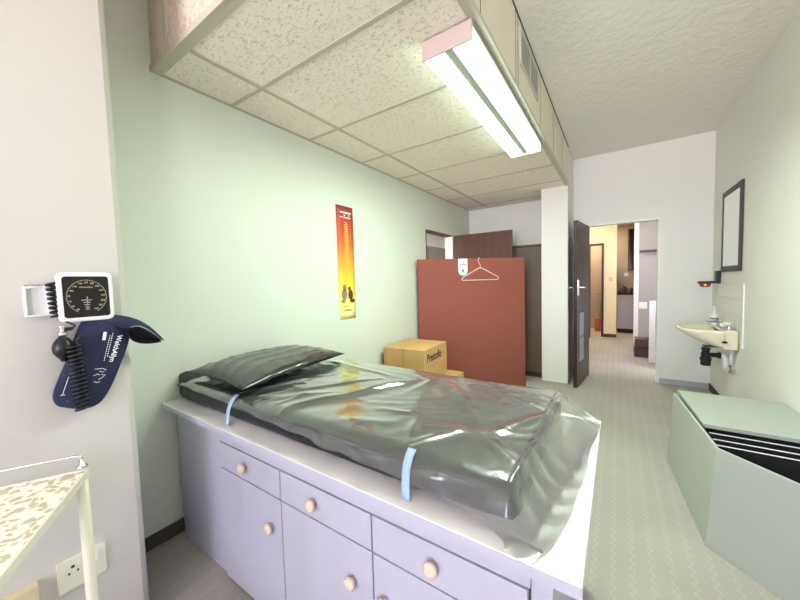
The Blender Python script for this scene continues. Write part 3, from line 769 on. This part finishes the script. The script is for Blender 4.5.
# local: x along the front edge away from the corner, y = negative towards the wall side
build(MB().box((0, -TD, TZ-.004), (TW, 0, TZ)), 'tray_top', 'trayt', tr, local=True)
build(MB().box((-.004, 0, TZ-.020), (TW, .006, TZ+.002)).box((-.006, -TD, TZ-.020), (0, .006, TZ+.002)).box((-.004, -TD-.006, TZ-.020), (TW, -TD, TZ+.002)).box((TW, -TD-.006, TZ-.020), (TW+.006, .006, TZ+.002)), 'tray_rim', 'cream', tr, local=True, bevel=.001)
for (x, y) in ((.008, -.008), (TW-.012, -.008), (.008, -TD+.008), (TW-.012, -TD+.008)):
    build(MB().tube([(x, y, 0), (x, y, TZ-.004)], .0135, 16), 'leg', 'cream', tr, smooth=True, local=True)
build(MB().box((.008, -.012, .26), (TW-.012, -.002, .27)).box((.02, -TD+.012, .262), (TW-.02, -.012, .27)) if 0 else MB().box((.02, -TD+.012, .20), (TW-.02, -.012, .21)), 'lower_shelf', 'cream', tr, local=True)
rl = [(.006, -.006, TZ+.022), (.006, -.006, TZ+.040), (.006, -.012, TZ+.048), (.006, -.020, TZ+.050), (.006, -TD+.02, TZ+.050), (.006, -TD+.008, TZ+.046), (.006, -TD+.004, TZ+.03), (.006, -TD+.004, TZ)]
build(MB().tube(rl, .0035, 10), 'rail', 'chrome', tr, smooth=True, local=True)
build(MB().lathe([(.004, 0), (.013, .001), (.014, .004), (.006, .007), (.005, .024)], (.006, -.006, TZ+.014), 'z', 16), 'rail_foot', 'chrome', tr, smooth=True, local=True)
build(MB().box((.006, -.008, TZ), (.010, -.004, TZ+.016)), 'rail_post', 'chrome', tr, local=True)
tag(build(MB().tube([(.596, .120, TZ+.003), (.610, .134, TZ+.003)], [.0025, .0025], 8), 'metal_clip', 'steel'), 'small grey metal clip lying on the patterned trolley top', 'clip')

# ------------------------------------------------------------------ mirror, shelf bracket, sink on the right wall
mi = thing('wall_mirror', 'rectangular mirror in a charcoal frame on the right wall above the basin', 'mirror', (XR, 4.34, 1.357))
a0, a1, b0, b1 = 4.012, 4.635, 1.358, 2.150; fw = .055
mb = MB().box((XR-.018, a0, b0), (XR-.001, a0+fw, b1)).box((XR-.018, a1-fw, b0), (XR-.001, a1, b1)).box((XR-.018, a0+fw, b0), (XR-.001, a1-fw, b0+fw)).box((XR-.018, a0+fw, b1-fw), (XR-.001, a1-fw, b1))
build(mb, 'frame', 'mframe', mi, bevel=.002)
build(MB().box((XR-.016, a0+fw, b0+fw), (XR-.002, a1-fw, b1-fw)), 'glass', 'mirror', mi)
hb = thing('copper_holder', 'black bracket with a copper ring cup on the right wall beside the far corner', 'holder', (XR, 4.76, 1.2))
build(MB().box((XR-.035, 4.70, 1.235), (XR-.001, 4.80, 1.37)), 'wall_plate', 'black', hb, bevel=.006)
build(MB().box((XR-.17, 4.70, 1.238), (XR-.03, 4.80, 1.262)), 'arm', 'black', hb, bevel=.005)
build(MB().lathe([(.030, 0), (.036, .004), (.044, .010), (.044, .028), (.05, .030), (.05, .036)], (XR-.115, 4.75, 1.20), 'z', 24), 'cup', 'copper', hb, smooth=False)
tl = thing('splashback', 'white wall tiles with raised edge strip behind the basin', 'tiles', (XR, 4.36, .70))
mb = MB()
for i in range(6):
    for j in range(4):
        ya_ = 3.94+i*.145; za_ = .69+j*.138
        mb.box((XR-.006, ya_, za_), (XR, ya_+.142, za_+.135))
build(mb, 'tiles', 'tilew', tl, bevel=.001)
build(MB().box((XR-.010, 3.925, .69), (XR, 3.938, 1.243)), 'edge_strip', 'jamb', tl)

sk = thing('wash_basin', 'small cream wall-hung wash basin on the right wall under the mirror', 'basin', (XR-.2, 4.27, .64))
bcx, bcy = XR-.011, 4.27
def rim(t, sx, sy):   # D outline, t 0..1 from near wall edge round the tip to the far wall edge
    a = PI*t; return (-sx*math.sin(a)**.8, -sy*math.copysign(abs(math.cos(a))**.75, math.cos(a)))
N = 33
levels = [(.39, .25, .822), (.395, .255, .808), (.378, .252, .785), (.32, .25, .745), (.245, .247, .70), (.165, .243, .665), (.095, .235, .650)]
inner = [(.375, .235, .824), (.355, .215, .812), (.30, .18, .765), (.22, .13, .735), (.10, .06, .725)]
V = []; F = []
rows = [inner[::-1], levels]
allv = inner[::-1]+levels
for k, (sx, sy, z) in enumerate(allv):
    inn = k < len(inner)
    for i in range(N):
        p = rim(i/(N-1), sx, sy); x = p[0]
        if inn: x = min(x*1.0, -.075)
        V.append((bcx+x, bcy+p[1], z))
for k in range(len(allv)-1):
    for i in range(N-1): F.append((k*N+i, k*N+i+1, (k+1)*N+i+1, (k+1)*N+i))
F.append(tuple(range(N)))
F.append(tuple((len(allv)-1)*N+i for i in range(N))[::-1])
# back ledge on the wall side
mb = MB().add(V, F)
build(mb, 'bowl', 'porc', sk, smooth=True)
build(MB().box((bcx-.085, bcy-.225, .800), (bcx, bcy+.225, .826)).box((bcx-.09, bcy-.245, .655), (bcx, bcy-.235, .82)).box((bcx-.03, bcy-.235, .655), (bcx, bcy+.235, .80)), 'back_ledge', 'porc', sk, bevel=.006)
tp = build(MB().lathe([(.02, 0), (.02, .006), (.013, .012), (.012, .05), (.016, .055), (.016, .068)], (XR-.06, 4.36, .826), 'z', 16).tube([(XR-.06, 4.36, .868), (XR-.10, 4.36, .885), (XR-.15, 4.36, .882), (XR-.165, 4.36, .868)], [.010, .009, .008, .008], 10), 'tap', 'chrome', sk, smooth=True)
tp2 = build(MB().lathe([(.02, 0), (.02, .006), (.012, .012), (.011, .045), (.015, .05), (.015, .066)], (XR-.055, 4.10, .826), 'z', 16).tube([(XR-.055, 4.10, .86), (XR-.09, 4.10, .862), (XR-.13, 4.10, .850)], [.010, .009, .008], 10), 'tap', 'chrome', sk, smooth=True)
build(MB().box((XR-.10, 4.085, .868), (XR-.045, 4.115, .895)), 'tap_lever', 'white', tp2, bevel=.006)
build(MB().tube([(XR-.09, 4.10, .828), (XR-.10, 4.018, .822), (XR-.10, 4.006, .80), (XR-.10, 4.004, .735)], .0015, 6), 'chain', 'steel', sk)
build(MB().lathe([(.012, 0), (.020, .003), (.020, .012), (.008, .018)], (XR-.10, 4.000, .715), 'z', 16), 'plug', 'rubber', sk, smooth=True)
br = build(MB().box((XR-.20, 4.24, .632), (XR-.011, 4.30, .644)), 'bracket', 'black', sk)
wt = thing('waste_trap', 'black bottle trap with white drain pipe under the wash basin', 'drain', (XR-.19, 4.2, .46))
build(MB().lathe([(.034, 0), (.038, .006), (.038, .05), (.044, .052), (.044, .075), (.036, .078), (.036, .12), (.028, .125), (.028, .155), (.034, .157), (.034, .172)], (XR-.19, 4.2, .46), 'z', 20), 'bottle', 'black', wt, smooth=False)
build(MB().tube([(XR-.16, 4.2, .565), (XR-.11, 4.2, .565), (XR-.108, 4.2, .565), (XR-.085, 4.2, .565)], [.022, .022, .03, .03], 14), 'outlet', 'black', wt)
build(MB().tube([(XR-.088, 4.2, .565), (XR-.07, 4.2, .56), (XR-.055, 4.2, .54), (XR-.05, 4.2, .51), (XR-.05, 4.2, .47), (XR-.045, 4.2, .445), (XR-.025, 4.2, .425), (XR-.013, 4.2, .415)], .024, 16), 'drain_pipe', 'wpipe', wt, smooth=True)
vp = thing('supply_valve', 'chrome stop valve and white supply pipe at the wall under the basin', 'valve', (XR-.03, 4.12, .42))
build(MB().tube([(XR-.03, 4.12, .635), (XR-.03, 4.12, .50)], .013, 10), 'pipe', 'wpipe', vp, smooth=True)
build(MB().lathe([(.017, 0), (.017, .02), (.011, .024), (.011, .06), (.017, .064), (.017, .075)], (XR-.03, 4.12, .425), 'z', 12).tube([(XR-.03, 4.12, .45), (XR, 4.12, .45)], .01, 8).lathe([(.018, 0), (.018, .012)], (XR-.07, 4.12, .45), 'x', 12), 'valve', 'chrome', vp)
# soap bottle
sb = thing('soap_bottle', 'white pump soap bottle standing on the back of the wash basin', 'bottle', (XR-.10, 4.40, .8265))
build(MB().lathe([(.026, 0), (.030, .006), (.030, .10), (.024, .118), (.012, .128)], (XR-.10, 4.40, .8265), 'z', 20), 'bottle', 'white', sb, smooth=True)
build(MB().lathe([(.014, 0), (.014, .018), (.006, .020), (.006, .055), (.012, .057), (.012, .068)], (XR-.10, 4.40, .9545), 'z', 14).tube([(XR-.10, 4.40, 1.018), (XR-.145, 4.385, 1.010)], .006, 8), 'pump', 'white', sb, smooth=True)
build(MB().lathe([(.0305, 0), (.0305, .045)], (XR-.10, 4.40, .86), 'z', 20), 'label_band', 'inkgrey', sb)

# ------------------------------------------------------------------ low angled unit at lower right
un = thing('storage_unit', 'low white angled storage unit with dark slotted opening against the right wall', 'storage unit', (2.6, 2.4, 0))
UZ = .505
A0, A1, B1 = (2.295, 2.955), (2.358, 2.10), (2.862, 1.575)
def wallpanel(p, q, th, z0_, z1_):
    d = Vector((q[0]-p[0], q[1]-p[1], 0)).normalized(); nn = Vector((-d.y, d.x, 0))
    P0, P1 = Vector((p[0], p[1], 0)), Vector((q[0], q[1], 0))
    return [P0, P1, P1+nn*th, P0+nn*th], z0_, z1_
# bent front panel as one prism
th = .014
def offs(p, q): d = Vector((q[0]-p[0], q[1]-p[1])).normalized(); return Vector((-d.y, d.x))
n1, n2 = offs(A0, A1), offs(A1, B1); nb = (n1+n2).normalized()*(th/ math.cos(n1.angle(n2)/2))
poly = [A0, A1, (XR-.004, 1.580), (XR-.004, 1.600), (A1[0]+nb.x, A1[1]+nb.y), (A0[0]+n1.x*th, A0[1])]
pn = MB().prism(poly, lambda a, b, c_: (a-.03*(c_ < .1)*(1 if 2.2 < a < 2.5 else 0), b, c_), UZ)
build(pn, 'front_panel', 'unit', un, bevel=.003)
build(MB().box((2.395, 2.445, UZ-.022), (XR-.004, 3.04, UZ)) if 0 else MB().prism([(2.366, 2.415), (XR-.014, 2.415), (XR-.014, 3.04), (2.326, 3.04)], lambda a, b, c_: (a, b, UZ-.022+c_), .022), 'top_board', 'unit', un, bevel=.002)
build(MB().box((2.33, 3.02, 0), (XR-.014, 3.035, UZ-.023)), 'back_panel', 'unit', un)
for y, z in ((2.345, .482), (2.262, .482), (2.190, .482)):
    bd = build(MB().box((2.378, y, .05), (XR-.016, y+.005, z)), 'divider_board', 'unitd', un)  # boards coloured dark so the slots read as deep shade
    build(MB().box((2.378, y-.001, z), (XR-.016, y+.006, z+.003)), 'edge_band', 'white', bd)
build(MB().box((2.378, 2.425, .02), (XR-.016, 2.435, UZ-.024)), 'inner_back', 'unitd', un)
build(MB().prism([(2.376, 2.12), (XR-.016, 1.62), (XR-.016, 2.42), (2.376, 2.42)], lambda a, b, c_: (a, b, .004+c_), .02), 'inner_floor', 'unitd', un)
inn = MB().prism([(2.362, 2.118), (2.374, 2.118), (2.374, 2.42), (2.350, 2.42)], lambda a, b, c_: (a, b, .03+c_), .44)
build(inn, 'inner_lining', 'unitd', un)  # dark inner face, shade of the recess put into its colour

# ------------------------------------------------------------------ room beyond the far doorway
struct('wall_passage_left', MB().box((.15, 5.17, 0), (.25, 9.9, 2.6)), 'wallcream')
struct('wall_passage_right', MB().box((3.3, 5.17, 0), (3.4, 9.9, 2.6)), 'wallgrey')
struct('wall_passage_end', MB().box((.25, 9.8, 0), (3.3, 9.9, 2.6)), 'wallgrey')
struct('ceiling_passage', MB().box((.15, 5.17, 2.6), (3.4, 9.9, 2.7)), 'wall')
w = MB().box((.25, 8.45, 0), (.85, 8.55, 2.6)).box((1.70, 8.45, 0), (1.945, 8.55, 2.6)).box((.85, 8.45, 2.03), (1.70, 8.55, 2.6))
struct('wall_passage_cream', w, 'wallcream')
struct('trim_4', MB().box((1.665, 8.43, 0), (1.71, 8.449, 2.07)).box((.84, 8.43, 2.02), (1.665, 8.449, 2.07)).box((.84, 8.43, 0), (.88, 8.449, 2.02)), 'frame')
struct('baseboard_passage', MB().box((1.712, 8.437, 0), (1.95, 8.449, .07)), 'frame')
tag(build(MB().box((1.80, 8.437, 1.23), (1.87, 8.449, 1.32)), 'light_switch', 'beige', None, bevel=.002), 'beige switch plate on the cream wall beyond the open doorway', 'switch')
st_ = thing('timber_cabinet', 'orange timber cabinet glowing inside the lit room beyond the doorway', 'cabinet', (1.45, 9.3, 0))
build(MB().box((1.50, 9.25, 0), (1.93, 9.75, .30)), 'base', 'wood2', st_, bevel=.003)
build(MB().box((1.72, 9.3, .3), (1.76, 9.7, 1.9)), 'post', 'wood2', st_)
build(MB().box((1.55, 9.3, .9), (1.90, 9.7, .93)), 'shelf', 'wood2', st_)
tag(build(MB().box((.9, 8.2, 0), (1.47, 8.24, 2.0)), 'door_panel', 'brownd', None), 'dark brown door standing open in front of the lit orange room', 'door')
wu = thing('kitchen_unit', 'white kitchen floor cupboard with dark worktop at the far end beyond the doorway', 'cupboard', (2.2, 9.4, 0))
build(MB().box((1.96, 9.16, .10), (2.45, 9.75, .90)), 'body', 'lam', wu)
build(MB().box((1.98, 9.145, .12), (2.42, 9.16, .87)), 'door', 'skirt2', wu, bevel=.002)
build(MB().box((1.96, 9.13, .90), (2.45, 9.78, .925)), 'worktop', 'ink', wu)
build(MB().box((1.97, 9.2, 0), (2.44, 9.75, .10)), 'plinth', 'ink', wu)
kt = thing('kettle', 'dark conical kettle on the worktop at the far end beyond the doorway', 'kettle', (2.05, 9.35, .926))
build(MB().lathe([(.09, 0), (.095, .02), (.06, .14), (.03, .18)], (2.06, 9.35, .926), 'z', 16), 'body', 'frame', kt, smooth=True)
build(MB().tube([(2.13, 9.35, .96), (2.17, 9.35, 1.0), (2.13, 9.35, 1.07)], .01, 8), 'handle', 'black', kt)
for k, (x, hh, lb) in enumerate(((2.23, .13, 'dark mug beside the kettle at the far end of the passage'), (2.30, .10, 'middle small dark cup on the distant worktop'), (2.37, .12, 'rightmost small dark jar on the distant worktop'))):
    tag(build(MB().lathe([(.03, 0), (.034, hh)], (x, 9.35, .926), 'z', 14), ('mug', 'cup', 'jar')[k], 'mframe', None, smooth=True), lb, ('mug', 'cup', 'jar')[k])
w2 = sthing('window_3', (2.28, 9.78, 1.45))
build(MB().box((2.20, 9.77, 1.50), (2.50, 9.795, 2.45)), 'window_glass', 'glass', w2)
build(MB().box((2.17, 9.765, 1.46), (2.20, 9.799, 2.48)).box((2.20, 9.765, 2.45), (2.50, 9.799, 2.48)).box((2.20, 9.765, 1.46), (2.50, 9.799, 1.50)), 'window_frame', 'frame', w2)
tag(build(MB().box((2.10, 9.785, 1.33), (2.18, 9.799, 1.41)), 'socket_outlet', 'white', None), 'small white socket on the grey wall above the distant worktop', 'socket')
# grey partition with shiny strip
struct('wall_passage_partition', MB().box((2.31, 8.02, 0), (3.3, 8.12, 2.6)), 'wallgrey')
struct('trim_5', MB().box((2.235, 8.00, 0), (2.31, 8.13, 2.6)), 'jamb')
tag(build(MB().box((2.32, 7.9, 1.79), (2.85, 8.02, 1.83)), 'wall_shelf', 'mframe', None), 'thin dark shelf on the grey partition beyond the doorway', 'shelf')
tag(build(MB().box((2.32, 8.008, .68), (2.45, 8.02, .81)), 'notice', 'paper', None), 'white paper notice low on the grey partition beyond the doorway', 'notice')
for k in range(2):
    tag(build(MB().box((2.20+.01*k, 6.53+.03*k, .15*k), (2.50+.01*k, 6.85, .15*k+.145)), 'dark_box', ('frame', 'brown')[k], None, bevel=.004),
        ('dark brown flat box on the passage floor, lower of the stacked pair', 'dark brown flat box on top of another on the passage floor')[k], 'box', 'dark boxes in the passage')
tag(build(MB().box((2.365, 6.18, 0), (2.90, 6.21, .95)), 'white_board', 'white', None, bevel=.003), 'white upright board in the passage, further of two behind the door jamb', 'board', 'white boards in the passage')
tag(build(MB().box((2.41, 5.76, 0), (2.95, 5.79, .90)), 'white_board', 'white', None, bevel=.003), 'white upright board in the passage, nearest to the door jamb', 'board', 'white boards in the passage')

# room behind the left doorway
w = MB().box((-2.1, 3.0, 0), (-2.0, 8.2, 2.6)).box((-2.0, 8.1, 0), (.15, 8.2, 2.6)).box((-2.0, 3.0, 0), (-.15, 3.1, 2.6)).box((-.15, 5.17, 0), (-.05, 8.1, 2.6))
struct('wall_side_room', w, 'wall')
struct('ceiling_side_room', MB().box((-2.1, 3.0, 2.6), (-.05, 8.2, 2.7)), 'wall')
gcab = thing('steel_cabinet', 'tall grey cabinet seen through the left doorway above the red partition', 'cabinet', (-1.7, 6.3, 0))
build(MB().box((-1.95, 5.2, 0), (-1.5, 7.4, 2.12)), 'body', 'greycab', gcab, bevel=.004)
build(MB().box((-1.498, 6.28, .05), (-1.494, 6.295, 2.08)), 'door_gap', 'gap', gcab)

# ------------------------------------------------------------------ boxes by the screen
def carton2(label, c0, w_vec, d_len, z0_, z1_, text):
    ang_ = math.atan2(w_vec[1], w_vec[0]); w_ = math.hypot(*w_vec)
    return carton((c0[0], c0[1], z0_), ang_, w_, d_len, z1_-z0_, label, text, 'y')
carton2('brown cardboard carton with dark printed name, topmost of the stack by the red partition', (.008, 2.575), (.455, .02), .53, .351, .70, 'Prestoflo')
carton2('plain brown cardboard carton beneath the printed carton and sticking out to its right', (.09, 2.72), (.50, .02), .53, 0, .350, None)

# ------------------------------------------------------------------ lights and world
sc = bpy.context.scene
wd = bpy.data.worlds.new('world'); sc.world = wd; wd.use_nodes = True
nt = wd.node_tree; bg = nt.nodes['Background']; bg.inputs['Strength'].default_value = .93
# pale lavender sky above the horizon, added ground glow below lights the ceiling
tcw = nt.nodes.new('ShaderNodeTexCoord'); spw = nt.nodes.new('ShaderNodeSeparateXYZ'); rw = nt.nodes.new('ShaderNodeValToRGB'); mpw = nt.nodes.new('ShaderNodeMapRange')
mpw.inputs['From Min'].default_value = -1; mpw.inputs['From Max'].default_value = 1
nt.links.new(tcw.outputs['Generated'], spw.inputs[0]); nt.links.new(spw.outputs[2], mpw.inputs['Value']); nt.links.new(mpw.outputs[0], rw.inputs['Fac'])
SKY = (5.6, 5.6, 7.4, 1); GRD_GLOW = (14.0, 13.2, 13.9, 1)
rw.color_ramp.elements[0].position = .47; rw.color_ramp.elements[0].color = GRD_GLOW
rw.color_ramp.elements[1].position = .53; rw.color_ramp.elements[1].color = SKY
nt.links.new(rw.outputs['Color'], bg.inputs['Color'])
def area(name, loc, rot, sx, sy, e, c, portal=False):
    l = bpy.data.lights.new(name, 'AREA'); l.shape = 'RECTANGLE'; l.size = sx; l.size_y = sy; l.energy = e; l.color = c
    if portal: l.cycles.is_portal = True
    o = bpy.data.objects.new(name, l); COL.objects.link(o); o.location = loc; o.rotation_euler = rot; return o
area('window_portal', ((WX0+WX1)/2, YB-.08, (WZ0+WZ1)/2), (PI/2, 0, 0), WX1-WX0, WZ1-WZ0, 1, (1, 1, 1), True)
area('added_window_portal', (XR+.08, (VY0+VY1)/2, (VZ0+VZ1)/2), (0, PI/2, 0), VZ1-VZ0, VY1-VY0, 1, (1, 1, 1), True)  # daylight through the added right-hand window
for a, b in ((lx0+.006, xm-.026), (xm+.026, lx1-.006)):
    area('tube_light', ((a+b)/2, (ly0+ly1)/2, 2.3832), (0, 0, 0), b-a, ly1-ly0-.03, 9.5, (.82, 1.0, .86))
area('passage_fill', (1.9, 6.6, 2.58), (0, 0, 0), .3, 1.2, 9, (1, .97, .95))  # added unseen light to brighten the passage
area('cream_wall_fill', (1.2, 7.9, 2.58), (0, 0, 0), .3, .3, 4, (1, .84, .6))  # added unseen light to warm the cream wall
area('orange_room_fill', (1.4, 9.2, 2.58), (0, 0, 0), .4, .4, 13, (1, .72, .42))  # added unseen light for the orange glow of the end room
area('side_room_fill', (-1.5, 4.8, 2.58), (0, 0, 0), .3, .9, 55, (1, .93, .93))  # added unseen light to brighten the room behind the left doorway

# ------------------------------------------------------------------ camera
cd = bpy.data.cameras.new('camera'); co = bpy.data.objects.new('camera', cd); COL.objects.link(co)
cd.sensor_fit = 'HORIZONTAL'; cd.sensor_width = 36; cd.lens = 323.5017/800*36; cd.clip_start = .01
r = Vector((0.83025978, 0.55663498, -0.0287438)); u = Vector((-0.00734634, 0.06249375, 0.99801832)); f = Vector((-0.55732821, 0.8284033, -0.05597528))
mw = Matrix((( r.x, u.x, -f.x, 1.9572), (r.y, u.y, -f.y, 0), (r.z, u.z, -f.z, 1.3497), (0, 0, 0, 1)))
co.matrix_world = mw
sc.camera = co
sc.view_settings.view_transform = 'Standard'; sc.view_settings.look = 'None'
sc.view_settings.exposure = 1.38; sc.view_settings.gamma = 1; sc.view_settings.use_curve_mapping = False
